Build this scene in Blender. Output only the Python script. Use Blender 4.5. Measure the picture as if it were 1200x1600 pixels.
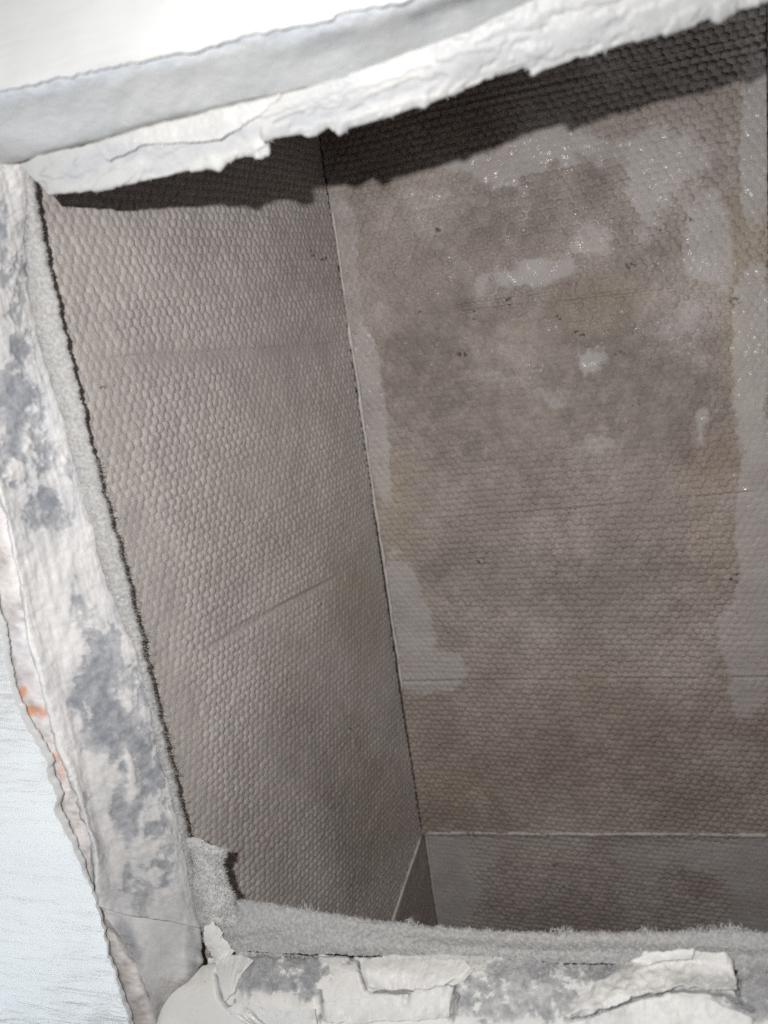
import bpy, math, random
import numpy as np
from mathutils import Matrix, Vector

for o in list(bpy.data.objects):
    bpy.data.objects.remove(o)
SC = bpy.context.scene
COL = SC.collection
rng = np.random.default_rng(7)
random.seed(7)

# ------------------------------------------------------------------ camera
# world: X right, Y into the cavity (outer wall face is Y = 0), Z up; metres
F = 1189.6                      # focal length in pixels of a 1200 x 1600 frame
nrm = lambda v: v / np.linalg.norm(v)
DN = nrm(np.array([634.0, 4390.0, F]))
FW = np.array([330.0, -370.0, F]); FW = nrm(FW - DN * (FW @ DN))
RT = np.cross(DN, FW)
D0 = 0.110
CAM = np.array([0.0, -D0, 0.0])
Rw = np.array([RT, FW, -DN])    # camera (x right, y down, z forward) -> world
cam_d = bpy.data.cameras.new("camera")
cam = bpy.data.objects.new("camera", cam_d)
COL.objects.link(cam)
cx, cy, cz = Rw @ np.array([1, 0, 0]), Rw @ np.array([0, -1, 0]), Rw @ np.array([0, 0, -1])
cam.matrix_world = Matrix(((cx[0], cy[0], cz[0], CAM[0]), (cx[1], cy[1], cz[1], CAM[1]),
                           (cx[2], cy[2], cz[2], CAM[2]), (0, 0, 0, 1)))
cam_d.sensor_fit = 'VERTICAL'
cam_d.sensor_height = 36.0
cam_d.lens = 36.0 * F / 1600.0
cam_d.clip_start = 0.005
cam_d.clip_end = 50.0
cam_d.dof.use_dof = True
cam_d.dof.focus_distance = 0.195
cam_d.dof.aperture_fstop = 26.77 / 1.6
SC.camera = cam
SC.render.resolution_x, SC.render.resolution_y = 768, 1024

# ------------------------------------------------------------------ light
W = bpy.data.worlds.new("World"); SC.world = W; W.use_nodes = True
W.node_tree.nodes["Background"].inputs[0].default_value = (1.0, 0.93, 0.88, 1)
W.node_tree.nodes["Background"].inputs[1].default_value = 0.05
lamp_d = bpy.data.lights.new("phone_flash", 'SPOT')
lamp_d.energy = 1.72
lamp_d.spot_size = math.radians(124)
lamp_d.spot_blend = 1.0
lamp_d.color = (1.0, 0.985, 0.97)
lamp_d.shadow_soft_size = 0.0011
lamp = bpy.data.objects.new("phone_flash", lamp_d); COL.objects.link(lamp)
lamp.location = (-0.0100, -0.1205, 0.0166)
_aim = Rw @ np.array([60.0, 150.0, F])
lamp.rotation_euler = Vector(_aim).to_track_quat('-Z', 'Y').to_euler()
# added soft cool fill lamp low on the left, brightening the outer wall
fill_d = bpy.data.lights.new("cool_fill", 'AREA')
fill_d.energy = 7.8; fill_d.size = 0.6; fill_d.color = (0.84, 0.93, 1.0)
fill = bpy.data.objects.new("cool_fill", fill_d); COL.objects.link(fill)
fill.location = (-0.85, -0.72, -0.75)
fill.rotation_euler = Vector((0.72, 0.72, 0.62)).to_track_quat('-Z', 'Y').to_euler()
SC.view_settings.view_transform = 'Standard'
SC.view_settings.look = 'None'
SC.view_settings.exposure = 0.0
SC.view_settings.gamma = 1.0
SC.cycles.max_bounces = 6
SC.cycles.use_denoising = False
SC.cycles.sample_clamp_indirect = 4.0

# ------------------------------------------------------------------ helpers
def rays(p):
    p = np.asarray(p, float)
    c = np.stack([p[..., 0] - 600, p[..., 1] - 800, np.full(p.shape[:-1], F)], -1)
    return c @ Rw.T
def at(p, y):                    # where the sight line of a measured point meets depth y
    r = rays(p); s = (np.asarray(y, float) + D0) / r[..., 1]
    return CAM + r * s[..., None]
def at_plane(p, p0, n):
    r = rays(p); s = ((p0 - CAM) @ n) / (r @ n)
    return CAM + r * s[..., None]
def pix(P):
    c = (P - CAM) @ Rw
    return np.stack([600 + F * c[..., 0] / c[..., 2], 800 + F * c[..., 1] / c[..., 2]], -1)

def _h(ix, iy, iz, seed):
    n = (ix.astype(np.int64) * 374761393 + iy.astype(np.int64) * 668265263 + iz.astype(np.int64) * 2147483647 + seed * 974634321) & 0xffffffff
    n = ((n ^ (n >> 13)) * 1274126177) & 0xffffffff
    n = ((n ^ (n >> 15)) * 2246822519) & 0xffffffff
    return ((n ^ (n >> 16)) & 0xffff) / 65535.0
def vnoise(x, y, z=None, seed=0):
    x, y = np.broadcast_arrays(np.asarray(x, float), np.asarray(y, float))
    ix, iy = np.floor(x), np.floor(y); fx, fy = x - ix, y - iy
    fx, fy = fx * fx * fx * (fx * (fx * 6 - 15) + 10), fy * fy * fy * (fy * (fy * 6 - 15) + 10)
    zz = np.zeros_like(ix)
    a = _h(ix, iy, zz, seed); b = _h(ix + 1, iy, zz, seed); c = _h(ix, iy + 1, zz, seed); d = _h(ix + 1, iy + 1, zz, seed)
    return (a + (b - a) * fx) * (1 - fy) + (c + (d - c) * fx) * fy
def fbm(x, y, sc, oc=4, seed=0, rough=0.5):
    t = 0; a = 1.0; s = 0
    for k in range(oc):
        t = t + a * (vnoise(x / sc + 17.3 * k, y / sc - 9.1 * k, seed=seed + k * 13) - .5); s += a; a *= rough; sc = sc * .5
    return 2 * t / s             # about -1 .. 1
def sst(a, b, x):
    t = np.clip((x - a) / (b - a), 0, 1); return t * t * (3 - 2 * t)
def blobs(px, L, wob=.35, sc=45, seed=0, soft=.25):
    """union of wobbly ellipses (u, v, ru, rv, degrees, strength)"""
    u, v = px[..., 0], px[..., 1]; out = np.zeros(u.shape)
    nz = wob * fbm(u, v, sc, 4, seed, .6)
    for (a, b, ra, rb, ang, st) in L:
        c, s = math.cos(math.radians(ang)), math.sin(math.radians(ang))
        du, dv = u - a, v - b
        q = np.sqrt(((c * du + s * dv) / ra) ** 2 + ((-s * du + c * dv) / rb) ** 2)
        out = np.maximum(out, st * sst(-soft, soft, 1 - q + nz))
    return out
def pdist(px, pl):
    out = np.full(px.shape[:-1], 1e9); pl = np.asarray(pl, float)
    for a, b in zip(pl[:-1], pl[1:]):
        d = b - a; t = np.clip(((px - a) @ d) / (d @ d), 0, 1)
        out = np.minimum(out, np.hypot(px[..., 0] - a[0] - t * d[0], px[..., 1] - a[1] - t * d[1]))
    return out
def resample(pl, n):
    pl = np.asarray(pl, float); d = np.r_[0, np.cumsum(np.hypot(*np.diff(pl[:, :2], axis=0).T))]
    t = np.linspace(0, d[-1], n)
    return np.stack([np.interp(t, d, pl[:, k]) for k in range(pl.shape[1])], -1)
def by_v(pl, v):                 # polyline u as a function of v
    pl = np.asarray(pl, float); return np.stack([np.interp(v, pl[:, 1], pl[:, 0]), v], -1)

def mesh_obj(name, V, faces, m, parent=None, attrs=None, smooth=True):
    me = bpy.data.meshes.new(name)
    V = np.asarray(V, np.float32).reshape(-1, 3)
    quads = np.asarray(faces, np.int32)
    k = quads.shape[1]
    me.vertices.add(len(V)); me.vertices.foreach_set("co", V.ravel())
    me.loops.add(quads.size); me.loops.foreach_set("vertex_index", quads.ravel())
    me.polygons.add(len(quads))
    me.polygons.foreach_set("loop_start", np.arange(0, quads.size, k, dtype=np.int32))
    me.polygons.foreach_set("loop_total", np.full(len(quads), k, np.int32))
    me.polygons.foreach_set("use_smooth", np.full(len(quads), smooth))
    for nm, a in (attrs or {}).items():
        a = np.asarray(a, np.float32).ravel()
        if len(a) < len(V): a = np.r_[a, np.zeros(len(V) - len(a), np.float32)]
        at_ = me.attributes.new(nm, 'FLOAT', 'POINT'); at_.data.foreach_set("value", a)
    me.update(calc_edges=True); me.validate()
    me.materials.append(m)
    o = bpy.data.objects.new(name, me); COL.objects.link(o)
    if parent: o.parent = parent
    return o
def grid_faces(n, m, off=0):
    i = np.arange(n * m).reshape(n, m) + off
    return np.stack([i[:-1, :-1], i[1:, :-1], i[1:, 1:], i[:-1, 1:]], -1).reshape(-1, 4)
def grid_normals(P):
    a = np.gradient(P, axis=0); b = np.gradient(P, axis=1)
    n = np.cross(a, b); n /= np.linalg.norm(n, axis=-1, keepdims=True) + 1e-12
    c = CAM - P
    return n * np.where((n * c).sum(-1).mean() > 0, 1, -1)
def sheet(name, P, m, parent=None, attrs=None, thick=None, back=None):
    """a grid surface; with thick it is closed into a solid of that thickness (back: direction)"""
    n, mm = P.shape[:2]
    V = P.reshape(-1, 3); Fc = grid_faces(n, mm)
    if thick:
        if back is None: back = -grid_normals(P).reshape(-1, 3).mean(0)
        i = np.arange(n * mm).reshape(n, mm)
        ring = np.r_[i[0, :-1], i[:-1, -1], i[-1, :0:-1], i[:0:-1, 0]]
        B = V[ring] + np.asarray(back) * thick
        j = np.arange(len(ring)) + len(V)
        sk = np.stack([ring, np.roll(ring, -1), np.roll(j, -1), j], -1)
        ia = np.unique(np.linspace(0, n - 1, min(n, 40)).astype(int)); ib = np.unique(np.linspace(0, mm - 1, min(mm, 16)).astype(int))
        G = (P[ia][:, ib] + np.asarray(back) * thick).reshape(-1, 3)
        Fc = np.r_[Fc, sk, grid_faces(len(ia), len(ib), len(V) + len(B))]
        V = np.r_[V, B, G]
    return mesh_obj(name, V, Fc, m, parent, attrs)
def catmull(C, m):
    """C: list of (n,3) control rows -> (n,m,3) smooth across"""
    C = np.asarray(C); k = len(C); t = np.linspace(0, k - 1, m)
    i = np.clip(np.floor(t).astype(int), 0, k - 2); f = (t - i)[:, None, None]
    g = lambda q: C[np.clip(q, 0, k - 1)]
    p0, p1, p2, p3 = g(i - 1), g(i), g(i + 1), g(i + 2)
    r = .5 * (2 * p1 + (p2 - p0) * f + (2 * p0 - 5 * p1 + 4 * p2 - p3) * f ** 2 + (3 * p1 - p0 - 3 * p2 + p3) * f ** 3)
    return r.transpose(1, 0, 2)
def jag(pl, amp, sc, seed, axis=None, oc=4):
    """ragged edge: shift a resampled pixel polyline sideways"""
    pl = np.array(pl, float); d = np.gradient(pl, axis=0); d /= np.linalg.norm(d, axis=1, keepdims=True)
    s = np.r_[0, np.cumsum(np.hypot(*np.diff(pl, axis=0).T))]
    w = amp * fbm(s, s * 0 + 3.7, sc, oc, seed, .7)
    return pl + np.stack([-d[:, 1], d[:, 0]], -1) * w[:, None]
def strip(rows, n, m, vert=False):
    """rows: list of (pixel polyline, depth or [depth at start, depth at end], ragged amp, ragged scale)"""
    C = []; Q = []
    for k, (pl, y, amp, sc) in enumerate(rows):
        p = by_v(pl, np.linspace(pl[0][1], pl[-1][1], n)) if vert else resample(pl, n)
        if amp: p = jag(p, amp, sc, 31 * k + int(p[0, 0]) % 97)
        yy = np.linspace(y[0], y[-1], n) if isinstance(y, (list, tuple)) else np.full(n, y)
        C.append(at(p, yy)); Q.append(p)
    P = catmull(C, m); return P, pix(P)

def thing(name, label, cat, loc):
    o = bpy.data.objects.new(name, None); COL.objects.link(o)
    o.empty_display_size = .01
    o.location = loc
    o['label'] = label; o['category'] = cat; o['kind'] = 'thing'
    return o
def adopt(child, parent):
    child.parent = parent
    child.matrix_parent_inverse = Matrix.Translation(-Vector(parent.location))
    return child
def tag(o, label, cat):
    o['label'] = label; o['category'] = cat; o['kind'] = 'thing'
    if cat == 'panel': o['group'] = 'lining panels of the cavity'
    return o

# ------------------------------------------------------------------ materials
class NT:
    def __init__(s, name):
        s.m = bpy.data.materials.new(name); s.m.use_nodes = True
        s.t = s.m.node_tree; s.b = s.t.nodes["Principled BSDF"]
        s.co = s.t.nodes.new("ShaderNodeTexCoord").outputs["Object"]
    def n(s, typ, **kw):
        x = s.t.nodes.new(typ)
        for k, v in kw.items(): setattr(x, k, v)
        return x
    def l(s, a, b): s.t.links.new(a, b)
    def noise(s, scale, detail=4, rough=.55, stretch=None, dist=0):
        x = s.n("ShaderNodeTexNoise"); x.inputs["Scale"].default_value = scale; x.inputs["Detail"].default_value = detail
        x.inputs["Roughness"].default_value = rough; x.inputs["Distortion"].default_value = dist
        if stretch:
            mp = s.n("ShaderNodeMapping"); mp.inputs["Scale"].default_value = stretch[0]; mp.inputs["Rotation"].default_value = stretch[1]
            s.l(s.co, mp.inputs[0]); s.l(mp.outputs[0], x.inputs["Vector"])
        else: s.l(s.co, x.inputs["Vector"])
        return x.outputs["Fac"]
    def attr(s, nm):
        x = s.n("ShaderNodeAttribute"); x.attribute_name = nm; return x.outputs["Fac"]
    def rng(s, v, a, b, c=0, d=1):
        x = s.n("ShaderNodeMapRange"); x.interpolation_type = 'SMOOTHSTEP'
        for i, q in enumerate((a, b, c, d)): x.inputs[1 + i].default_value = q
        s.l(v, x.inputs[0]); return x.outputs[0]
    def math(s, op, a, b):
        x = s.n("ShaderNodeMath", operation=op)
        for i, q in enumerate((a, b)):
            if isinstance(q, (int, float)): x.inputs[i].default_value = q
            else: s.l(q, x.inputs[i])
        return x.outputs[0]
    def mix(s, f, a, b, blend='MIX'):
        x = s.n("ShaderNodeMix", data_type='RGBA', blend_type=blend)
        for i, q in ((0, f), (6, a), (7, b)):
            if isinstance(q, (int, float)): x.inputs[i].default_value = q
            elif isinstance(q, tuple): x.inputs[i].default_value = (*q, 1)
            else: s.l(q, x.inputs[i])
        return x.outputs[2]
    def bump(s, h, strength, dist, prev=None):
        x = s.n("ShaderNodeBump"); x.inputs["Strength"].default_value = strength; x.inputs["Distance"].default_value = dist
        s.l(h, x.inputs["Height"])
        if prev is not None: s.l(prev, x.inputs["Normal"])
        return x.outputs[0]
    def fin(s, col, rough, nor=None, spec=.5):
        for q, k in ((col, "Base Color"), (rough, "Roughness")):
            if isinstance(q, tuple): s.b.inputs[k].default_value = (*q, 1)
            elif isinstance(q, (int, float)): s.b.inputs[k].default_value = q
            else: s.l(q, s.b.inputs[k])
        if isinstance(spec, (int, float)): s.b.inputs["Specular IOR Level"].default_value = spec
        else: s.l(spec, s.b.inputs["Specular IOR Level"])
        if nor is not None: s.l(nor, s.b.inputs["Normal"])
        return s.m

def lining_mat():
    s = NT("fibre_lining")
    sm, ru, ye, sp = s.attr("smear_and_light"), s.attr("rust"), s.attr("yellow"), s.attr("speck")
    big = s.rng(s.noise(38, 5, .6), .36, .66)
    mid = s.rng(s.noise(240, 4, .6), .3, .7)
    fine = s.rng(s.noise(1150, 4, .8), .30, .70)
    c = s.mix(big, (.42, .362, .328), (.58, .515, .47))
    c = s.mix(s.math('MULTIPLY', mid, .35), c, (.32, .265, .245))
    c = s.mix(s.math('MULTIPLY', ru, .5), c, (.40, .28, .21))
    c = s.mix(s.math('MULTIPLY', s.attr('dirt'), s.math('ADD', .25, s.math('MULTIPLY', mid, .5))), c, (.18, .148, .13))
    c = s.mix(s.math('MULTIPLY', ye, .6), c, (.47, .40, .27))
    c = s.mix(s.math('MULTIPLY', s.math('MULTIPLY', fine, .45), s.math('SUBTRACT', 1.0, s.math('MULTIPLY', sm, .75))), c, (.17, .14, .125))
    smc = s.mix(s.rng(s.noise(120, 3), .35, .65), (.47, .444, .438), (.56, .54, .522))
    c = s.mix(s.math('MULTIPLY', sm, .68), c, smc)
    c = s.mix(sp, c, (.03, .022, .018))
    fib = s.noise(1500, 4, .7, ((1, 1, 2.2), (0, .5, 0)))
    n1 = s.bump(fib, .65, .0005)
    n2 = s.bump(s.noise(3600, 2, .6), .5, .00016, n1)
    gl = s.attr("gloss")
    r = s.math('SUBTRACT', .74, s.math('MULTIPLY', gl, .46))
    n3 = s.bump(s.noise(900, 3, .55), .6, .0004)
    s.l(n3, s.b.inputs["Coat Normal"])
    s.l(s.math('MULTIPLY', s.rng(gl, .25, 1.1), s.rng(s.noise(420, 3), .50, .64)), s.b.inputs["Coat Weight"])
    s.b.inputs["Coat Roughness"].default_value = .14
    return s.fin(c, r, n2, s.math('ADD', .22, s.math('MULTIPLY', gl, .5)))

def frame_mat(name, c0, c1, scuffc, rough=.55, fuzz=.0002, gloss=.35):
    """painted board: paint with worn patches (attribute scuff), dirt flecks and fine tooth"""
    s = NT(name)
    sc, ru = s.attr("scuff"), s.attr("rust")
    a = s.rng(s.noise(60, 4), .35, .65)
    c = s.mix(a, c0, c1)
    m = s.rng(s.noise(420, 5, .7), .32, .68)
    tooth = s.rng(s.noise(2200, 3, .7), .3, .7)
    k = s.math('MULTIPLY', sc, s.math('ADD', .62, s.math('MULTIPLY', m, .45)))
    c = s.mix(k, c, scuffc)
    c = s.mix(s.math('MULTIPLY', s.math('MULTIPLY', tooth, sc), .35), c, (.25, .245, .25))
    spk = s.rng(s.noise(900, 3, .6), .66, .74)
    c = s.mix(s.math('MULTIPLY', spk, .22), c, (.30, .28, .27))
    c = s.mix(ru, c, (.62, .25, .11))
    n1 = s.bump(s.noise(420, 5, .6), .5, fuzz * 1.6)
    n2 = s.bump(s.noise(2200, 3, .7), .25, fuzz * .7, n1)
    r = s.math('ADD', rough, s.math('MULTIPLY', sc, .9 - rough))
    return s.fin(c, r, n2, gloss)

def wall_mat():
    s = NT("gloss_white_paint")
    st = s.noise(95, 4, .6, ((.8, 1, 4.5), (0, .10, 0)), .9)
    c = s.mix(s.rng(s.noise(30, 3), .3, .7), (.50, .505, .50), (.56, .56, .55))
    n1 = s.bump(st, .28, .0006)
    n2 = s.bump(s.noise(900, 3, .6), .3, .00012, n1)
    return s.fin(c, .26, n2, .5)
def plain(name, c0, c1, rough, sc=300, bump=.0002):
    s = NT(name)
    c = s.mix(s.rng(s.noise(sc, 5, .6), .3, .7), c0, c1)
    return s.fin(c, rough, s.bump(s.noise(sc * 5, 4, .7), .6, bump), .3)

M_lin = lining_mat()
M_wall = wall_mat()
M_jamb = frame_mat("scuffed_jamb_paint", (.68, .665, .65), (.58, .575, .58), (.22, .24, .275))
M_sill = frame_mat("scuffed_sill_paint", (.66, .65, .625), (.72, .71, .69), (.24, .245, .26))
M_head = frame_mat("head_paint", (.45, .455, .45), (.51, .512, .505), (.45, .475, .51), .42)
M_fuzz = plain("grey_cut_fibre", (.33, .325, .32), (.50, .495, .49), .95, 1500, .0003)
M_fib = plain("pale_fibre", (.50, .495, .485), (.66, .655, .645), .9, 900, .0001)
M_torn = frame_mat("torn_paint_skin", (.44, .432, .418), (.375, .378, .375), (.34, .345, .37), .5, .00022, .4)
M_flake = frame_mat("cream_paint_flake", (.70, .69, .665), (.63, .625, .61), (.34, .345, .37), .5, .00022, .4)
M_chip = frame_mat("bare_plaster_edge", (.64, .635, .655), (.74, .70, .68), (.42, .38, .36), .7)
M_caulk = plain("caulk", (.48, .44, .41), (.66, .62, .585), .5, 400, .0001)
M_dark = plain("light_stop_board", (.16, .14, .13), (.24, .21, .19), .9, 200)

# ------------------------------------------------------------------ measured outlines (photograph pixels)
JAMB_OUT = [(-140, 290), (-75, 640), (-20, 880), (0, 958), (10, 1000), (21, 1060), (28, 1095), (52, 1140), (77, 1182), (91, 1235), (96, 1270),
            (119, 1322), (142, 1400), (155, 1435), (170, 1490), (190, 1540), (205, 1595), (228, 1665)]
JAMB_SKIN = [(-110, 282), (-40, 640), (10, 810), (26, 881), (42, 990), (63, 1060), (80, 1130), (94, 1175), (112, 1214), (122, 1256), (140, 1308),
             (145, 1330), (150, 1400), (155, 1418)]
JAMB_RIDGE = [(38, 248), (43, 457), (60, 541), (84, 618), (102, 688), (130, 786), (150, 857), (175, 937), (210, 1018), (231, 1105),
              (252, 1193), (273, 1270), (290, 1350), (303, 1420), (310, 1450)]
JAMB_IN = [(46, 250), (50, 278), (56, 292), (66, 355), (80, 429), (98, 506), (115, 576), (130, 632), (143, 695), (161, 765), (171, 801), (189, 867),
           (206, 934), (217, 976), (227, 1021), (241, 1081), (255, 1140), (270, 1200), (290, 1284), (299, 1330), (308, 1400), (316, 1450)]
HEAD_OUT = [(-150, 185), (-60, 156), (0, 142), (60, 130), (150, 108), (250, 88), (300, 78), (350, 62), (420, 45), (500, 33), (560, 15), (620, 0), (900, -85), (1350, -225)]
HEAD_SEAM = [(-150, 292), (0, 257), (60, 241), (150, 220), (240, 195), (300, 182), (410, 155), (450, 145), (500, 130), (600, 98), (645, 80), (725, 55), (800, 20), (835, 0), (1000, -55), (1300, -150)]
HEAD_EDGE = [(75, 303), (110, 299), (150, 292), (200, 284), (260, 271), (300, 263), (320, 257), (340, 262), (350, 249), (380, 241), (405, 244), (418, 240), (420, 232), (406, 222),
             (430, 214), (470, 208), (482, 213), (494, 209), (510, 198), (524, 200), (530, 207), (545, 196), (600, 179), (650, 164), (663, 165), (672, 156), (750, 122), (820, 107),
             (833, 114), (850, 104), (870, 98), (900, 88), (960, 68), (1000, 56), (1080, 34), (1110, 22), (1122, 27), (1140, 14), (1200, -4), (1320, -40)]
SILL_IN = [(340, 1396), (365, 1405), (420, 1411), (480, 1420), (540, 1430), (600, 1438), (700, 1448), (800, 1454), (870, 1456), (1000, 1456), (1100, 1453), (1130, 1450), (1200, 1456), (1340, 1470)]
SILL_NOSE = [(322, 1484), (380, 1481), (470, 1485), (560, 1487), (700, 1490), (800, 1494), (900, 1500), (1000, 1500), (1200, 1510), (1340, 1525)]
Y_IN = 0.020
Y_BACK = 0.140
X_BACK = -0.0806

# ------------------------------------------------------------------ painted wall round the opening
outl = np.array(HEAD_OUT + [(1400, 500), (1420, 1000), (1450, 1690), (900, 1690), (400, 1680)] + JAMB_OUT[::-1], float)
outl = resample(np.r_[outl, outl[:1]], 1500)[:-1]
outl = jag(jag(outl, 6.0, 60, 5), 5.0, 14, 6)
E0 = at(outl, 0.0); ctr = np.array([-.03, 0, -.06])
dirv = E0 - ctr; dirv[:, 1] = 0
tt = np.r_[0, np.linspace(.004, 1, 60) ** 1.6]
P = E0[:, None, :] + dirv[:, None, :] * (tt[None, :, None] * 1.5)
# rounded, slightly raised arris of the paint film and hand-made unevenness
q = tt[None, :] * np.linalg.norm(dirv, axis=1)[:, None] * 1.5
bul = -.0002 * np.exp(-q / .002) * np.clip(q / .0004, 0, 1) + .0007 * fbm(P[..., 0], P[..., 2], .03, 4, 3)
bul = bul * np.clip(q / .0006, 0, 1)
P[..., 1] += bul
Pi = E0.copy(); Pi[:, 1] += .0007
Pi = Pi[:, None, :]
P = np.concatenate([Pi, P], 1)
P = np.concatenate([P, P[:1]], 0)
wall = sheet("painted_wall", P, M_wall)
tag(wall, "glossy white painted wall with brush marks, surrounding the rough rectangular opening", "wall")
# right-hand reveal of the opening (just outside the picture)
RV = [(1350, -225), (1400, 500), (1420, 1000), (1450, 1690)]
P, px = strip([(RV, 0.0, 0, 1), ([(1290, -140), (1330, 500), (1345, 1000), (1360, 1530)], Y_IN, 0, 1), ([(1300, -140), (1340, 500), (1355, 1000), (1370, 1530)], Y_IN + .004, 0, 1)], 60, 10)
P[..., 0] += .0004 * fbm(P[..., 1], P[..., 2], .01, 4, 8)
sheet("reveal", P, M_jamb, wall)

# ------------------------------------------------------------------ lining panels of the cavity
PX, PZ = 0.0024, 0.00207
def domes(s, z, seed, jit=.34):
    row = np.round(z / PZ).astype(int)
    h = np.zeros(s.shape)
    for dr in (-1, 0, 1):
        r = row + dr
        off = np.where(r % 2 == 0, 0.0, .5)
        c = np.round(s / PX - off).astype(int)
        j1 = _h(c, r, np.zeros_like(c), seed) - .5; j2 = _h(c, r, np.ones_like(c), seed) - .5
        a = .62 + .38 * _h(c, r, np.full_like(c, 2), seed)
        ds = s / PX - off - c - j1 * jit; dz = z / PZ - r - j2 * jit * .8
        q = (ds / .52) ** 2 + (dz / .56) ** 2
        h = np.maximum(h, a * np.sqrt(np.clip(1 - q, 0, 1)) * sst(0, .14, 1 - q))
    return h
def specks(px, n, region, seed):
    r = np.random.default_rng(seed); out = np.zeros(px.shape[:-1])
    for _ in range(n):
        u, v = r.uniform(region[0], region[2]), r.uniform(region[1], region[3]); a = r.uniform(.9, 2.0)
        for k in range(r.integers(1, 5)):
            uu, vv = u + r.normal(0, 5), v + r.normal(0, 4)
            out = np.maximum(out, sst(1.25, .6, np.hypot((px[..., 0] - uu) / (a * 1.4), (px[..., 1] - vv) / a)) * r.uniform(.5, 1))
    return out
def line(px, a, b, w):
    a, b = np.array(a, float), np.array(b, float); d = b - a; L = np.hypot(*d); d /= L
    t = (px[..., 0] - a[0]) * d[0] + (px[..., 1] - a[1]) * d[1]
    q = (px[..., 0] - a[0]) * -d[1] + (px[..., 1] - a[1]) * d[0]
    return np.exp(-(q / w) ** 2) * sst(-12, 12, t) * sst(L + 12, L - 12, t)

# --- back panel
Zj = at(np.array([[900., 1306.]]), Y_BACK)[0, 2]
nx, nz = 400, 860
xs = np.linspace(X_BACK + .0006, .0476, nx); zs = np.linspace(.078, Zj + .0005, nz)
jl = at(np.array([[660., 1305.], [1196., 1308.]]), Y_BACK)
ZJ = lambda x: jl[0, 2] + (jl[1, 2] - jl[0, 2]) * (x - jl[0, 0]) / (jl[1, 0] - jl[0, 0])
Xg, Zg = np.meshgrid(xs, zs, indexing='ij')
Zg = .078 + (Zg - .078) * ((ZJ(Xg) - .078) / (zs[-1] - .078))
P = np.stack([Xg, np.full_like(Xg, Y_BACK), Zg], -1)
px = pix(P); u, v = px[..., 0], px[..., 1]
smear_and_light = blobs(px, [(1176, 560, 34, 175, 0, 1), (1186, 820, 30, 230, 0, 1), (1168, 1010, 40, 110, 0, .85), (1180, 230, 24, 150, 0, .7), (1110, 380, 40, 80, -15, .6),
                   (628, 965, 46, 96, -18, 1), (668, 1045, 66, 36, 0, .75), (545, 420, 20, 150, -8, .45), (584, 640, 18, 150, -8, .65)], .5, 70, 3, .22)
thin = blobs(px, [(800, 245, 130, 40, -14, .95), (1035, 260, 80, 66, -20, .8), (822, 430, 72, 26, -10, .95), (925, 562, 20, 22, 0, .75), (1097, 655, 12, 26, 15, .95), (880, 622, 40, 12, 0, .5),
                  (945, 690, 46, 14, -10, .55), (660, 330, 80, 46, -10, .35), (1060, 520, 50, 50, 0, .45), (925, 370, 50, 30, 0, .55), (770, 590, 26, 14, 0, .4), (1150, 1190, 50, 30, 0, .35), (860, 330, 120, 60, 0, .3)], 1.05, 46, 37, .5)
smear_and_light = np.maximum(smear_and_light, thin * .9)
smear_and_light = smear_and_light + .28 * fbm(u, v, 30, 4, 12, .65)
worn = blobs(px, [(860, 600, 210, 110, 0, .6), (700, 560, 100, 110, 0, .65)], .5, 90, 9, .5)
worn = np.maximum(worn, .25 * sst(.1, .5, fbm(u, v, 120, 3, 21))) * sst(900, 700, v)
zz = Zg + (Xg - .0) * np.interp(v, [200, 470, 780, 1060, 1305], [-.02, -.01, 0, .03, .055]) * 1.0 + .0006 * fbm(Xg, Zg, .03, 3, 55)
ss = Xg + .0007 * fbm(Xg, Zg, .025, 3, 77) + .04 * Zg
h = domes(ss, zz, 5)
smear_and_light = np.clip(sst(-.30, .30, smear_and_light - .42 - .22 * (h - .4)), 0, 1) * (.8 + .2 * fbm(u, v, 50, 3, 14))
amp = .00118 * (1 - .85 * smear_and_light) * (1 - .72 * worn) * (.8 + .35 * fbm(u, v, 60, 3, 90))
hh = amp * h + .00022 * smear_and_light * sst(.2, .7, smear_and_light) + .00010 * fbm(Xg, Zg, .003, 4, 61) * (1 - .6 * smear_and_light) + .0006 * fbm(Xg, Zg, .06, 3, 91)
lines = [((520, 1066), (1200, 1058), 2.2), ((640, 495), (1190, 440), 2.4), ((820, 800), (1170, 770), 1.8), ((700, 480), (1100, 428), 1.6), ((660, 185), (1200, 75), 3.0), ((680, 170), (1200, 58), 2.0), ((640, 815), (820, 800), 1.6)]
for a, b, w in lines: hh -= .00036 * line(px, a, b, w) - .00026 * line(px, (a[0], a[1] - 5), (b[0], b[1] - 5), w)
hh += .0009 * np.exp(-((Xg - X_BACK) / .0012) ** 2)        # the lining turns out in the corner
P[..., 1] -= hh
rust = blobs(px, [(1120, 730, 60, 60, 0, .8), (1090, 1200, 110, 110, 0, .45), (690, 1240, 60, 70, 0, .6), (640, 1180, 22, 110, -8, .6), (960, 460, 70, 24, 0, .35), (800, 500, 50, 20, 0, .3), (920, 1170, 330, 130, 0, .55), (1120, 860, 60, 120, 0, .4)], .5, 70, 4, .6)
dirt = blobs(px, [(700, 590, 120, 120, 0, .8), (980, 600, 150, 110, 10, .75), (850, 470, 150, 40, -10, .5), (1010, 400, 60, 60, 0, .7), (680, 380, 60, 50, 0, .5), (930, 290, 26, 40, 0, .8), (800, 330, 110, 50, 0, .5), (880, 900, 240, 50, 0, .45), (960, 1180, 260, 90, 0, .55), (700, 1260, 120, 50, 0, .5), (850, 730, 90, 60, 0, .5)], .7, 70, 57, .6)
yel = blobs(px, [(625, 790, 26, 80, -6, .7), (1165, 480, 34, 190, 0, .7), (930, 480, 60, 40, 0, .3), (700, 1230, 60, 30, 0, .3)], .5, 60, 6, .6)
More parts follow.
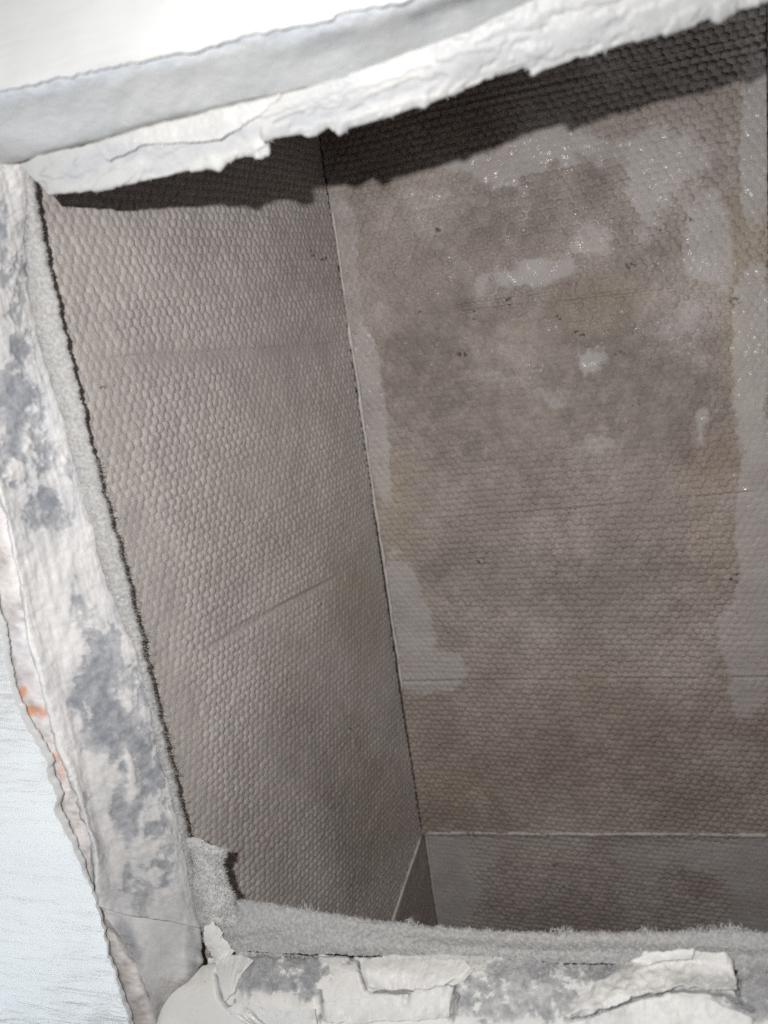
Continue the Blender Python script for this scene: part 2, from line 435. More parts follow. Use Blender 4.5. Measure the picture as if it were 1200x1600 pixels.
spk = np.maximum(specks(px, 9, (640, 300, 1180, 560), 3), specks(px, 6, (640, 540, 1180, 1250), 4))
for (a, b) in ((1075, 345), (1148, 470), (723, 552), (753, 876), (985, 415)):
    spk = np.maximum(spk, .8 * sst(.45, .62, vnoise(u / 3.2, v / 2.6, seed=14)) * sst(13, 4, np.hypot(u - a, (v - b) * 1.5)))
gloss = np.maximum(smear_and_light * .9, .8 * blobs(px, [(840, 370, 340, 260, 0, 1), (1180, 620, 60, 400, 0, 1)], .5, 60, 31, .5) * sst(-.15, .35, fbm(u, v, 22, 3, 17)))
gloss = np.maximum(gloss, .25)
back_panel = sheet("lining_panel", P, M_lin, None, dict(smear_and_light=smear_and_light, rust=rust, yellow=yel, speck=spk, gloss=gloss, dirt=dirt), .003, (0, 1, 0))
tag(back_panel, "tall brown-grey dimpled lining panel at the back of the cavity, with pale glossy smears", "panel")

# --- side panel (left), slightly splayed
A = np.array([-.1040, .0238, 0.]); B = np.array([X_BACK, Y_BACK - .0007, 0.])
tdir = nrm(B - A); nL = np.array([tdir[1], -tdir[0], 0.])
Ls = np.linalg.norm(B - A)
foot = at_plane(np.array([[655., 1308.], [610., 1440.]]), A, nL)
ns, nz = 400, 1000
sg = np.linspace(0, Ls, ns)
ztop, = (.075,)
slope = (foot[1, 2] - foot[0, 2]) / (foot[1, 1] - foot[0, 1])
zb = foot[0, 2] + slope * ((A + tdir * sg[:, None])[:, 1] - foot[0, 1])
f = np.linspace(0, 1, nz)
Zg = ztop + (zb[:, None] - ztop) * f[None, :]
Sg = np.repeat(sg[:, None], nz, 1)
P = A + tdir * Sg[..., None]; P[..., 2] = Zg
px = pix(P); u, v = px[..., 0], px[..., 1]
worn = .95 * line(px, (150, 562), (520, 545), 17)
worn = np.maximum(worn, .9 * line(px, (320, 1012), (520, 905), 9))
worn = np.maximum(worn, .5 * line(px, (110, 445), (520, 450), 8))
worn = np.maximum(worn, blobs(px, [(150, 620, 60, 170, -8, .6), (215, 900, 50, 190, -12, .75), (275, 1150, 42, 160, -12, .85), (130, 400, 60, 60, 0, .4)], .4, 70, 3, .5))
worn = np.maximum(worn, .5 * sst(.1, .5, fbm(u, v, 150, 3, 8)))
ss = Sg * 1.06 + .0007 * fbm(Sg, Zg, .025, 3, 7) + .16 * Zg * sst(-.02, -.2, Zg)
zz = Zg * 1.05 + .10 * Sg * sst(-.02, -.20, Zg) + .0006 * fbm(Sg, Zg, .03, 3, 9)
h = domes(ss, zz, 15)
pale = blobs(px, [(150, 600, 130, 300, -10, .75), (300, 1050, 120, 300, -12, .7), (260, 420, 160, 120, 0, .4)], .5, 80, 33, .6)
hh = .00054 * h * (1 - .75 * worn) + .0001 * fbm(Sg, Zg, .003, 4, 71) + .0006 * fbm(Sg, Zg, .05, 3, 19)
for a, b, w in (((330, 1010), (520, 905), 3.0), ((360, 985), (500, 915), 2.0), ((170, 560), (520, 540), 2.0)): hh -= .00026 * line(px, a, b, w * 1.5) - .00016 * line(px, (a[0], a[1] - 7), (b[0], b[1] - 7), w)
P = P + nL * hh[..., None]
yel = blobs(px, [(545, 860, 40, 190, -8, .65), (420, 760, 70, 150, -8, .35), (330, 820, 50, 90, -8, .35), (470, 960, 60, 120, -10, .35), (580, 1240, 40, 120, -8, .4)], .5, 80, 5, .6)
rust = blobs(px, [(635, 1270, 22, 90, -9, .8), (610, 1330, 40, 60, -9, .5), (530, 660, 14, 120, -7, .4)], .5, 60, 8, .6)
spk = specks(px, 9, (120, 340, 560, 1300), 6) * .8
dirt = blobs(px, [(560, 1230, 70, 150, -8, .9), (470, 1150, 50, 120, -10, .7), (560, 960, 40, 130, -8, .8), (430, 1290, 70, 90, 0, .5), (420, 800, 60, 60, 0, .3), (480, 400, 50, 80, 0, .5)], .6, 80, 58, .6)
side_panel = sheet("lining_panel", P, M_lin, None, dict(dirt=dirt, smear_and_light=np.maximum(pale, .75) * (1 - .6 * dirt), rust=rust, yellow=yel, speck=spk, gloss=np.full(u.shape, .5)), .003, -nL)  # panel colour lifted all over, standing in for its flash brightness and sheen
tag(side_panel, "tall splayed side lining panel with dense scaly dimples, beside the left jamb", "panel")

# --- right panel: only a sliver shows
nR, nz = 60, 300
tq = np.linspace(0, 1, nR)
P = np.zeros((nR, nz, 3)); P[..., 0] = (.0478 + .0145 * tq)[:, None]; P[..., 1] = (Y_BACK - .0005 - .118 * tq)[:, None]; P[..., 2] = np.linspace(.075, -.26, nz)[None]
P[..., 0] -= .0004 * domes(P[..., 1], P[..., 2], 25)
tag(sheet("lining_panel", P, M_lin, None, dict(gloss=np.full((nR, nz), .2)), .003, (1, 0, 0)), "side lining panel opposite the splayed one, visible only as a narrow sliver", "panel")

# --- lower lining, set back behind the upper panels
nx, nz = 330, 300
yb = Y_BACK + .0022
xl = at(np.array([[666., 1316.]]), yb)[0, 0]
xs = np.linspace(xl, .0474, nx); zs = np.linspace(Zj - .0012, -.275, nz)
Xg, Zg = np.meshgrid(xs, zs, indexing='ij'); Zg = -.275 + (Zg + .275) * ((ZJ(Xg) - .0012 + .275) / (zs[0] + .275)); P = np.stack([Xg, np.full_like(Xg, yb), Zg], -1)
px = pix(P); u, v = px[..., 0], px[..., 1]
smear_and_light = blobs(px, [(700, 1360, 46, 110, 0, 1), (730, 1330, 60, 30, 0, .6), (1180, 1400, 50, 120, 0, .95), (1130, 1335, 90, 22, 0, .85), (1010, 1335, 60, 20, 0, .7), (1000, 1390, 30, 50, 0, .4), (660, 1500, 60, 40, 0, .7)], .4, 50, 41, .25)
h = domes(Xg + .02 * Zg, Zg + .05 * Xg, 35)
hh = .0009 * h * (1 - .85 * smear_and_light) + .0002 * smear_and_light + .0001 * fbm(Xg, Zg, .003, 4, 3) + .0004 * fbm(Xg, Zg, .05, 3, 5)
P[..., 1] -= hh
spk = specks(px, 8, (700, 1330, 1180, 1450), 8) * .8
gl = np.maximum(smear_and_light * .9, .2)
low_back = sheet("lining_panel", P, M_lin, None, dict(dirt=blobs(px, [(930, 1410, 210, 70, 0, .5), (1060, 1420, 80, 50, 0, .3)], .5, 50, 59, .5), smear_and_light=smear_and_light, rust=smear_and_light * 0, yellow=smear_and_light * 0, speck=spk, gloss=gl), .003, (0, 1, 0))
tag(low_back, "lower back lining panel, a dim band below the horizontal joint, above the fuzzy sill", "panel")

n1, n2 = 120, 160
yy = np.linspace(yb - .0004, .03, n1); zz_ = np.linspace(0, 1, n2)
P = np.zeros((n1, n2, 3))
xw = xl - .0003 - (yb - yy) * .17
P[..., 0] = xw[:, None]; P[..., 1] = yy[:, None]
zt = foot[0, 2] + slope * (yy - foot[0, 1]) - .0012
P[..., 2] = zt[:, None] + (-.275 - zt)[:, None] * zz_[None]
P[..., 0] += .00035 * domes(P[..., 1], P[..., 2], 45)
tag(sheet("lining_panel", P, M_lin, None, dict(gloss=np.full((n1, n2), .2)), .002, (-1, 0, 0)), "small dark wedge of lower side lining panel under the tall side panel's foot", "panel")

# --- caulk beads and dark joints (parts of the panels)
def tube(name, pts, rad, m, parent, seg=8, seed=0, lump=.35, squash=1.0):
    pts = np.asarray(pts, float); n = len(pts)
    d = np.gradient(pts, axis=0); d /= np.linalg.norm(d, axis=1, keepdims=True)
    a = np.cross(d, np.array([0.31, .9, .27])); a /= np.linalg.norm(a, axis=1, keepdims=True); b = np.cross(d, a)
    th = np.linspace(0, 2 * np.pi, seg, endpoint=False)
    s = np.arange(n)
    r = rad * (1 + lump * fbm(s[:, None], np.arange(seg)[None] * 1.0, 9, 3, seed, .7)); r *= sst(0, 3, s)[:, None] * .9 + .1; r *= sst(0, 3, n - 1 - s)[:, None] * .9 + .1
    V = pts[:, None] + r[..., None] * (np.cos(th)[None, :, None] * a[:, None] + np.sin(th)[None, :, None] * b[:, None] * squash)
    i = np.arange(n * seg).reshape(n, seg); j = np.roll(i, -1, 1)
    Fc = np.stack([i[:-1], i[1:], j[1:], j[:-1]], -1).reshape(-1, 4)
    return mesh_obj(name, V, Fc, m, parent)
def corner(v0, v1, n, dx=.0, dy=.0, seed=0, wob=.0002):
    z0 = at(np.array([[510 + .1475 * (v0 - 295), v0]]), Y_BACK)[0, 2]; z1 = at(np.array([[510 + .1475 * (v1 - 295), v1]]), Y_BACK)[0, 2]
    z = np.linspace(z0, z1, n)
    return np.stack([X_BACK + .0004 + dx + wob * fbm(z, z * 0, .006, 3, seed), np.full(n, Y_BACK - .0009 + dy), z], -1)
tube("caulk_bead", corner(505, 1075, 220, .0010, -.0009, 3, .00035), .00050, M_caulk, side_panel, 8, 3, .8)
tube("caulk_bead", corner(330, 480, 60, .0008, -.0006, 4, .00035), .00034, M_caulk, side_panel, 8, 4, .9)
xs = np.linspace(X_BACK + .002, .0465, 260)
tube("caulk_bead", np.stack([xs, np.full_like(xs, Y_BACK - .0003) - .0004 * fbm(xs, xs * 0, .012, 4, 16), ZJ(xs) + .0012 + .0003 * fbm(xs, xs * 0, .02, 3, 6)], -1), .00075, M_caulk, back_panel, 8, 6, 1.3, .6)
ft = foot[0] + (foot[1] - foot[0]) * np.linspace(-.02, 2.2, 80)[:, None]
ft = ft + nL * .0006
tube("caulk_bead", ft, .0005, M_caulk, side_panel, 8, 9, .6)
zc = np.linspace(Zj - .001, -.26, 70)
tube("caulk_bead", np.stack([np.full_like(zc, xl + .0003), np.full_like(zc, yb - .0005), zc], -1), .00045, M_caulk, low_back, 8, 12, .7)
# unseen dark boards added to close the shaft and keep light from leaking in
def box(name, lo, hi, m, parent=None):
    lo, hi = np.array(lo), np.array(hi)
    V = np.array([[(lo, hi)[i][0], (lo, hi)[j][1], (lo, hi)[k][2]] for i in (0, 1) for j in (0, 1) for k in (0, 1)])
    Fc = [[0, 1, 3, 2], [4, 6, 7, 5], [0, 4, 5, 1], [2, 3, 7, 6], [0, 2, 6, 4], [1, 5, 7, 3]]
    return mesh_obj(name, V, Fc, m, parent, None, False)
box("light_cap", (-.115, .006, .0785), (.075, .150, .082), M_dark)["kind"] = "structure"
box("floor", (-.125, .006, -.284), (.075, .150, -.280), M_dark)["kind"] = "structure"
box("wall", (-.125, .1475, -.284), (.075, .150, .082), M_dark)["kind"] = "structure"
box("wall", (-.1255, .028, -.284), (-.1235, .150, .082), M_dark)["kind"] = "structure"

# ------------------------------------------------------------------ fibres
def fibres(name, base, dirs, length, rad, m, parent, seed=0):
    n = len(base); r = np.random.default_rng(seed)
    d0 = dirs / np.linalg.norm(dirs, axis=1, keepdims=True)
    d1 = d0 + r.normal(0, .55, (n, 3)); d1 /= np.linalg.norm(d1, axis=1, keepdims=True)
    mid = base + d0 * length[:, None] * .5; tip = mid + d1 * length[:, None] * .5
    a = np.cross(d0, r.normal(0, 1, (n, 3))); a /= np.linalg.norm(a, axis=1, keepdims=True) + 1e-9; b = np.cross(d0, a)
    V = []
    for c, k in ((base, 1.0), (mid, .75), (tip, .2)):
        for t in (0, 2.094, 4.189): V.append(c + (rad * k)[:, None] * (a * math.cos(t) + b * math.sin(t)))
    V = np.stack(V, 1)
    i = np.arange(n)[:, None] * 9
    Fc = np.concatenate([np.stack([i + 3 * q + k, i + 3 * q + (k + 1) % 3, i + 3 * q + 3 + (k + 1) % 3, i + 3 * q + 3 + k], -1) for q in (0, 1) for k in (0, 1, 2)], 1).reshape(-1, 4)
    o = mesh_obj(name, V.reshape(-1, 3), Fc, m, parent); o["kind"] = "stuff"; return o
def pick(P, n, r, i0=0, i1=None, j0=0, j1=None):
    sub = P[i0:i1, j0:j1]; N = grid_normals(sub)
    a = r.integers(0, sub.shape[0], n); b = r.integers(0, sub.shape[1], n)
    return sub[a, b], N[a, b]

# ------------------------------------------------------------------ left jamb board
jamb = thing("jamb_board", "left jamb board of scuffed white and blue-grey paint with a chipped outer edge", "jamb board", (-.10, .02, -.136))
v_end = 1448
J_OUT = [p for p in JAMB_SKIN]
n = 700
P, px = strip([([(a - 2, b) for a, b in J_OUT], [.0030, .0030], 5, 50), ([(a + 3, b) for a, b in J_OUT], [.0006, .0006], 5, 50),
               ([(-62, 272), (-10, 640), (45, 830), (80, 990), (125, 1150), (165, 1300), (195, 1420), (200, 1430)], [.0046, .0046], 0, 1),
               ([(0, 258), (20, 457), (35, 560), (66, 690), (105, 840), (160, 1000), (195, 1130), (240, 1290), (268, 1400), (270, 1441)], [.0125, .0125], 0, 1),
               (JAMB_RIDGE, [.0172, .0172], 4, 60), ([(a + 3, b) for a, b in JAMB_RIDGE], [.0192, .0192], 4, 60)], n, 140, True)
u, v = px[..., 0], px[..., 1]
N = grid_normals(P)
scuff = blobs(px, [(25, 650, 42, 130, -8, .95), (70, 790, 52, 38, 0, .85), (152, 1075, 36, 120, -8, 1), (130, 960, 14, 70, -10, .5), (215, 1230, 60, 120, -12, .72), (228, 1378, 52, 34, -30, .7), (262, 1330, 20, 50, -10, .5), (10, 400, 40, 110, 0, .6),
                   (175, 1350, 26, 60, -10, .35), (200, 1020, 25, 110, -14, .5), (120, 600, 20, 60, -10, .4), (100, 740, 16, 90, -14, .35)], .6, 60, 6, .55)
scuff = np.clip(1.15 * scuff * (.75 + .9 * fbm(u, v, 26, 5, 9, .7)) + .22 * sst(.1, .5, fbm(u * 2.2, v * .6, 50, 4, 19)), 0, 1)
white = blobs(px, [(25, 735, 14, 16, 0, 1), (5, 560, 18, 30, 0, .6), (40, 690, 10, 22, 0, .7), (105, 1150, 12, 60, -10, .7), (205, 1210, 7, 40, -8, .7), (222, 1290, 6, 25, 0, .6)], .6, 30, 61, .5)
scuff = scuff * (1 - .8 * white)
hgt = .0005 * fbm(u, v * .45, 60, 5, 2, .55) + .00022 * fbm(u, v, 12, 3, 4, .6) + .0004 * white
fld = scuff - .45 + .55 * fbm(u, v * .7, 34, 5, 71, .65)
chip = sst(-.10, .14, fld)
scuff = np.clip(.5 * scuff + .55 * chip * np.clip(scuff + .25, 0, 1), 0, 1)
hgt -= .00028 * chip
crk = pdist(px + 3 * np.stack([fbm(u, v, 14, 3, 5), fbm(u, v, 14, 3, 6)], -1), [(112, 1214), (122, 1256), (145, 1330)]); hgt -= .0005 * np.exp(-(crk / 2.2) ** 2)
# long drag lines down the jamb
hgt += .00016 * fbm(u - .24 * v, v * .06, 9, 3, 44, .6) * sst(.0, .4, 1 - scuff)
P = P + N * hgt[..., None]
adopt(sheet("board", P, M_jamb, None, dict(scuff=scuff), .004, (-.6, .6, 0)), jamb)
# fuzzy cut edge next to the cavity
P2, px2 = strip([([(a - 7, b) for a, b in JAMB_RIDGE], .0184, 0, 1), ([(0.5 * (a + b) - 2, 0.5 * (c + d)) for (a, c), (b, d) in zip(resample(JAMB_RIDGE, 40), resample(JAMB_IN, 40))], .0180, 2, 20),
                 (JAMB_IN, .0200, 3.2, 14), ([(a - 16, b) for a, b in JAMB_IN], .0232, 0, 1)], 900, 40, True)
N2 = grid_normals(P2); u2, v2 = px2[..., 0], px2[..., 1]
P2 = P2 + N2 * (.00035 * fbm(u2, v2, 22, 5, 3, .65) + .00014 * fbm(u2, v2, 5, 2, 33, .7))[..., None]
sc2 = np.clip(.45 + .55 * fbm(u2, v2, 30, 4, 5), 0, 1)
lip = adopt(sheet("cut_edge", P2, M_fuzz, None, dict(scuff=sc2)), jamb)
lip['label'] = "grey furry cut edge along the cavity"
r = np.random.default_rng(11)
b, d = pick(P2, 600, r, 0, None, 20, 30)
o = fibres("fibre_fringe", b, d + r.normal(0, .5, b.shape), r.uniform(.00015, .0004, len(b)), r.uniform(.00003, .00006, len(b)), M_fib, None, 1); adopt(o, jamb)
b, d = pick(P2, 800, r, 350, None, 24, 30)
o = fibres("fibre_fringe", b, np.array([.9, .05, -.05]) + r.normal(0, .35, b.shape), r.uniform(.0004, .0015, len(b)) * (r.random(len(b)) ** 2 * 1.2 + .3), r.uniform(.00003, .00008, len(b)), M_fuzz, None, 2); adopt(o, jamb)
# chipped plaster strip between the wall paint and the board
CH_IN = [(a + 3, b) for a, b in JAMB_SKIN[:-2]] + [(153, 1400), (168, 1440), (192, 1475), (212, 1515), (232, 1565), (252, 1665)]
CH_OUT = JAMB_OUT
vv = np.linspace(300, 1660, 700)
Lo = by_v([(a, b) for a, b in CH_OUT], vv); Li = by_v(CH_IN, vv)
rows = [(Lo + [-9, 0], .0034, 0, 1), (Lo + [2, 0], .0021, 3, 20), (.5 * (Lo + Li), .0024, 3, 26), (Li + [-3, 0], .0034, 3, 18), (Li + [7, 0], .0052, 0, 1)]
P, px = strip(rows, 700, 30)
u, v = px[..., 0], px[..., 1]; N = grid_normals(P)
P = P + N * (.0005 * fbm(u, v, 24, 5, 13, .6))[..., None]
rust = blobs(px, [(32, 1085, 10, 12, 0, 1), (45, 1112, 14, 9, 0, 1), (68, 1112, 9, 9, 0, .85), (58, 1150, 9, 14, 0, .6), (86, 1182, 12, 10, 0, .7), (100, 1205, 8, 12, 0, .5)], .9, 14, 3, .4) * .75
sc_ = np.clip(.25 + .8 * fbm(u, v, 24, 4, 23) + .6 * sst(5, 0, np.abs(u - np.interp(v, Lo[:, 1], Lo[:, 0]) - 2)), 0, 1)
o = adopt(sheet("chipped_edge", P, M_chip, None, dict(scuff=sc_, rust=rust)), jamb); o['label'] = "chipped bare plaster edge with orange rust spots"

# ------------------------------------------------------------------ corner block under the jamb
corner_t = thing("corner_block", "pale blue-grey block below the crack, at the foot of the jamb board", "corner block", (-.10, .01, -.15))
P, px = strip([([(150, 1404), (176, 1446), (214, 1505), (234, 1560), (252, 1665)], [.0042, .0012], 3, 24),
               ([(230, 1418), (250, 1470), (262, 1530), (258, 1590), (262, 1665)], [.0112, .0045], 0, 1),
               ([(310, 1432), (312, 1478), (313, 1500), (300, 1532), (278, 1570), (274, 1665)], [.0185, .0060], 2.5, 14),
               ([(306, 1434), (308, 1480), (309, 1500), (296, 1532), (274, 1570), (270, 1665)], [.0215, .0105], 0, 1)], 220, 60)
u, v = px[..., 0], px[..., 1]; N = grid_normals(P)
scuff = np.clip(blobs(px, [(200, 1475, 16, 40, -15, .7), (262, 1470, 30, 30, 0, .3), (300, 1490, 10, 40, 0, .6)], .6, 40, 3, .5), 0, 1)
P = P + N * (.0004 * fbm(u, v, 40, 5, 5) + .00012 * fbm(u, v, 8, 3, 6))[..., None]
adopt(sheet("block", P, M_jamb, None, dict(scuff=scuff), .004, (-.5, .7, 0)), corner_t)

# ------------------------------------------------------------------ sill board
sill = thing("sill_board", "rough bottom sill board with a furry grey front edge and flaking cream paint", "sill board", (-.04, .01, -.135))
SILL_LOW = [(255, 1572), (330, 1580), (500, 1585), (760, 1590), (1000, 1592), (1200, 1598), (1340, 1610)]
SILL_END = [(228, 1668), (400, 1682), (700, 1690), (900, 1692), (1450, 1700)]
P, px = strip([([(326, 1497), (380, 1486), (470, 1488), (560, 1490), (700, 1493), (800, 1497), (900, 1503), (1000, 1504), (1200, 1512), (1340, 1528)], [.0148, .0128], 2, 30),
               ([(300, 1528), (380, 1520), (560, 1522), (760, 1528), (1000, 1534), (1200, 1545), (1340, 1560)], [.0095, .0085], 0, 1),
               (SILL_LOW, [.0045, .0040], 0, 1), (SILL_END, [-.0004, -.0004], 3, 40)], 800, 110)
u, v = px[..., 0], px[..., 1]; N = grid_normals(P)
scuff = blobs(px, [(445, 1520, 90, 38, -10, .95), (410, 1500, 60, 20, 0, .8), (800, 1550, 120, 50, 0, .75), (870, 1510, 90, 30, 0, .9), (730, 1570, 50, 22, 0, .8), (560, 1500, 60, 16, 0, .5), (1180, 1540, 50, 50, 0, .95), (1165, 1490, 40, 40, 0, .9), (610, 1510, 20, 20, 0, .3)], .6, 60, 12, .5)
scuff = np.clip(1.15 * scuff * (.75 + .9 * fbm(u, v, 22, 5, 3, .7)), 0, 1)
hgt = .00055 * fbm(u, v, 90, 5, 5, .5) + .0003 * fbm(u, v, 18, 4, 6, .6) * (.4 + scuff) - .0003 * scuff
wv = px + 4 * np.stack([fbm(u, v, 18, 3, 5), fbm(u, v, 18, 3, 6)], -1)
gr = np.zeros(u.shape)
for pl in ([(884, 1594), (918, 1589), (962, 1573), (1010, 1553), (1060, 1543), (1100, 1544), (1140, 1552), (1176, 1580)], [(497, 1552), (499, 1598)], [(338, 1520), (345, 1560), (352, 1572), (402, 1598)],
           [(704, 1536), (712, 1556), (704, 1592)], [(560, 1494), (568, 1545), (575, 1550), (640, 1551)], [(1150, 1500), (1154, 1552)], [(318, 1505), (345, 1500), (366, 1492)]):
    gr = np.maximum(gr, np.exp(-(pdist(wv, pl) / 3.4) ** 2))
hgt -= .0019 * gr + .0005 * np.exp(-(pdist(wv, [(364, 1490), (480, 1490), (620, 1491)]) / 3) ** 2); scuff = np.maximum(scuff, .8 * sst(.3, .8, gr))  # groove lines along the flake edges are also coloured darker
fld = scuff - .45 + .5 * fbm(u, v, 30, 5, 71, .65); chip = sst(-.03, .05, fld)
scuff = np.clip(.5 * scuff + .55 * chip * np.clip(scuff + .25, 0, 1), 0, 1); hgt -= .0003 * chip
P = P + N * hgt[..., None]; SP, SPX, SN = P, px, N
adopt(sheet("board", P, M_sill, None, dict(scuff=scuff), .006, (0, .1, -1)), sill)
b, d = pick(P, 9000, r)
keep = r.random(len(b)) < .0 + np.clip(blobs(pix(b), [(840, 1520, 170, 40, 0, .9), (1180, 1520, 60, 60, 0, 1), (445, 1515, 80, 30, 0, .5)], .4, 40, 2, .5), 0, 1)
b, d = b[keep], d[keep]
adopt(fibres("fibre_fringe", b, d + r.normal(0, .7, b.shape), r.uniform(.0003, .0009, len(b)), r.uniform(.00003, .00007, len(b)), M_fib, None, 6), sill)
# furry rounded edge
P3, px3 = strip([([(a, b + 6) for a, b in SILL_IN], .0236, 0, 1), (SILL_IN, .0200, 2.2, 16), ([(350, 1430), (365, 1432), (480, 1442), (600, 1455), (700, 1465), (870, 1474), (1000, 1474), (1200, 1478), (1340, 1490)], .0174, 0, 1),
                 ([(338, 1462), (380, 1462), (480, 1466), (600, 1474), (700, 1480), (870, 1488), (1000, 1490), (1200, 1496), (1340, 1510)], .0150, 0, 1),
                 ([(324, 1490), (380, 1488), (470, 1490), (560, 1492), (700, 1496), (800, 1500), (900, 1506), (1000, 1507), (1200, 1516), (1340, 1531)], .0141, 3, 26)], 1000, 60)
u, v = px3[..., 0], px3[..., 1]; N3 = grid_normals(P3)
dent = blobs(px3, [(425, 1466, 62, 17, -4, 1)], .3, 30, 3, .6)
P3 = P3 + N3 * (.0003 * fbm(u, v, 70, 4, 15, .5) + .00026 * fbm(u, v, 6, 3, 16, .7) - .0013 * dent)[..., None]
sc3 = np.clip(.25 + .6 * fbm(u, v, 40, 4, 55) + .7 * dent, 0, 1)
o = adopt(sheet("furry_nosing", P3, M_fuzz, None, dict(scuff=sc3)), sill); o['label'] = "rounded grey furry front edge"
b, d = pick(P3, 900, r, 0, None, 8, 58)
adopt(fibres("fibre_fringe", b, d + r.normal(0, .7, b.shape), r.uniform(.0001, .0003, len(b)), r.uniform(.000028, .00005, len(b)), M_fib, None, 3), sill)
b, d = pick(P3, 600, r, 0, None, 13, 18)
adopt(fibres("fibre_fringe", b, np.array([0, -.1, 1]) + r.normal(0, .5, b.shape), r.uniform(.0002, .0007, len(b)), r.uniform(.00003, .00006, len(b)), M_fib, None, 4), sill)
# little upright tufts on the nosing
tb = at(np.array([[872., 1456.], [884, 1456], [1130, 1452], [1140, 1452], [1090, 1455], [1155, 1455], [640, 1442], [480, 1420], [1010, 1456]]), .0196)
bb = np.repeat(tb, 34, 0) + r.normal(0, .0008, (len(tb) * 34, 3)) * np.array([1, .5, .25])
adopt(fibres("fibre_fringe", bb, np.array([.2, -.2, 1]) + r.normal(0, .45, bb.shape), r.uniform(.0006, .0017, len(bb)), r.uniform(.00005, .00011, len(bb)), M_fib, None, 5), sill)

# torn corner tuft
Pt, pxt = strip([([(294, 1306), (300, 1350), (305, 1400), (310, 1440), (318, 1470)], .0188, 2, 12),
                 ([(315, 1312), (322, 1350), (328, 1400), (332, 1440), (335, 1475)], .0160, 4, 18),
                 ([(338, 1322), (338, 1350), (346, 1385), (356, 1410), (352, 1470)], .0158, 4, 18),
                 ([(353, 1326), (346, 1345), (352, 1372), (366, 1404), (372, 1460)], .0172, 3, 12),
                 ([(346, 1330), (340, 1350), (346, 1380), (360, 1410), (366, 1465)], .0205, 0, 1)], 180, 60)
u, v = pxt[..., 0], pxt[..., 1]; Nt = grid_normals(Pt)
Pt = Pt + Nt * (.0009 * fbm(u, v, 22, 5, 5, .65))[..., None]
tuft = adopt(sheet("torn_tuft", Pt, M_fib), sill); tuft['label'] = "torn furry tuft curling up in the corner"
b, d = pick(Pt, 4500, r, 0, None, 0, 52)
adopt(fibres("fibre_fringe", b, d + r.normal(0, .8, b.shape) + np.array([.2, 0, .3]), r.uniform(.0003, .0012, len(b)), r.uniform(.00004, .00008, len(b)), M_fib, None, 9), sill)

# ------------------------------------------------------------------ flakes of paint skin
def flake(name, rows, m, parent, n=160, mm=36, thick=.0006, wob=.0004, sc=40, seed=0, lift=0.0, scuffL=None, back=None):
    P, px = strip(rows, n, mm)
    u, v = px[..., 0], px[..., 1]; N = grid_normals(P)
    P = P + N * (wob * fbm(u, v, sc, 5, seed, .6) + .00008 * fbm(u, v, 7, 3, seed + 1) + lift)[..., None]
    s = blobs(px, scuffL, .6, 30, seed, .5) if scuffL else np.clip(.3 * fbm(u, v, 30, 4, seed), 0, 1)
    o = sheet(name, P, m, None, dict(scuff=s), thick, back)
    return adopt(o, parent)
def on_sill(pl, up=.0005):        # depth of a sill point: nearest point of the sill surface, lifted
    d = []
    for p in pl:
        k = np.argmin(((SPX - np.array(p)) ** 2).sum(-1)); d.append(SP.reshape(-1, 3)[k, 1])
    return np.array(d)
def sflake(name, polys, up, seed, amp=4.5, scl=16, thick=.0004, wob=.0006, scuffL=None, n=160, mm=30):
    C = []
    for k, pl in enumerate(polys):
        p = resample(pl, n)
        if k in (0, len(polys) - 1): p = jag(p, amp, scl, seed + k, oc=3)
        uq = (up[k] if isinstance(up, (list, tuple)) else up) * 1.5 + .0007
        y = np.interp(np.linspace(0, 1, n), np.linspace(0, 1, 24), on_sill(resample(p, 24)))
        Q = at(p, y); Q = Q + (CAM - Q) / np.linalg.norm(CAM - Q, axis=1, keepdims=True) * uq
        C.append(Q)
    P = catmull(C, mm); px = pix(P); u, v = px[..., 0], px[..., 1]; N = grid_normals(P)
    P = P + N * (wob * fbm(u, v, 40, 5, seed, .6) + .00008 * fbm(u, v, 7, 3, seed + 1))[..., None]
    s = blobs(px, scuffL, .6, 30, seed, .5) if scuffL else np.clip(.25 * fbm(u, v, 30, 4, seed), 0, 1)
    return adopt(sheet(name, P, M_flake, None, dict(scuff=s), thick, nrm(np.array([0, .5, -.8]))), sill)
sflake("paint_flake", [[(318, 1446), (330, 1440), (345, 1456), (364, 1486)], [(318, 1462), (328, 1462), (340, 1476), (358, 1494)], [(318, 1474), (324, 1484), (336, 1500), (350, 1504)]], [.0010, .0014, .0010], 3, 5, 9)
sflake("paint_flake", [[(498, 1566), (560, 1560), (640, 1552), (700, 1540), (708, 1544)], [(500, 1582), (560, 1580), (640, 1576), (702, 1570), (704, 1572)], [(506, 1598), (560, 1598), (640, 1594), (700, 1590), (702, 1590)]], [.0008, .0007, .0012], 13, 4, 16, .0005)
sflake("paint_flake", [[(352, 1574), (380, 1568), (420, 1580), (470, 1578), (492, 1576)], [(366, 1590), (400, 1592), (440, 1596), (488, 1594), (494, 1594)], [(400, 1612), (430, 1614), (460, 1614), (490, 1612), (496, 1612)]], [.0009, .0007, .0010], 23, 4, 16, .0005)
sflake("paint_flake", [[(562, 1497), (620, 1492), (680, 1494), (722, 1500), (740, 1512)], [(566, 1520), (620, 1520), (680, 1522), (716, 1526), (724, 1530)], [(575, 1546), (620, 1548), (670, 1544), (700, 1538), (706, 1536)]], [.0004, .0003, .0004], 33, 5, 18, .0004, .0005)
sflake("paint_flake", [[(337, 1502), (360, 1494), (378, 1494), (396, 1500)], [(342, 1530), (356, 1528), (368, 1526), (378, 1522)], [(350, 1562), (356, 1560), (362, 1556), (366, 1550)]], [.0006, .0005, .0006], 43, 4, 14, .0004)
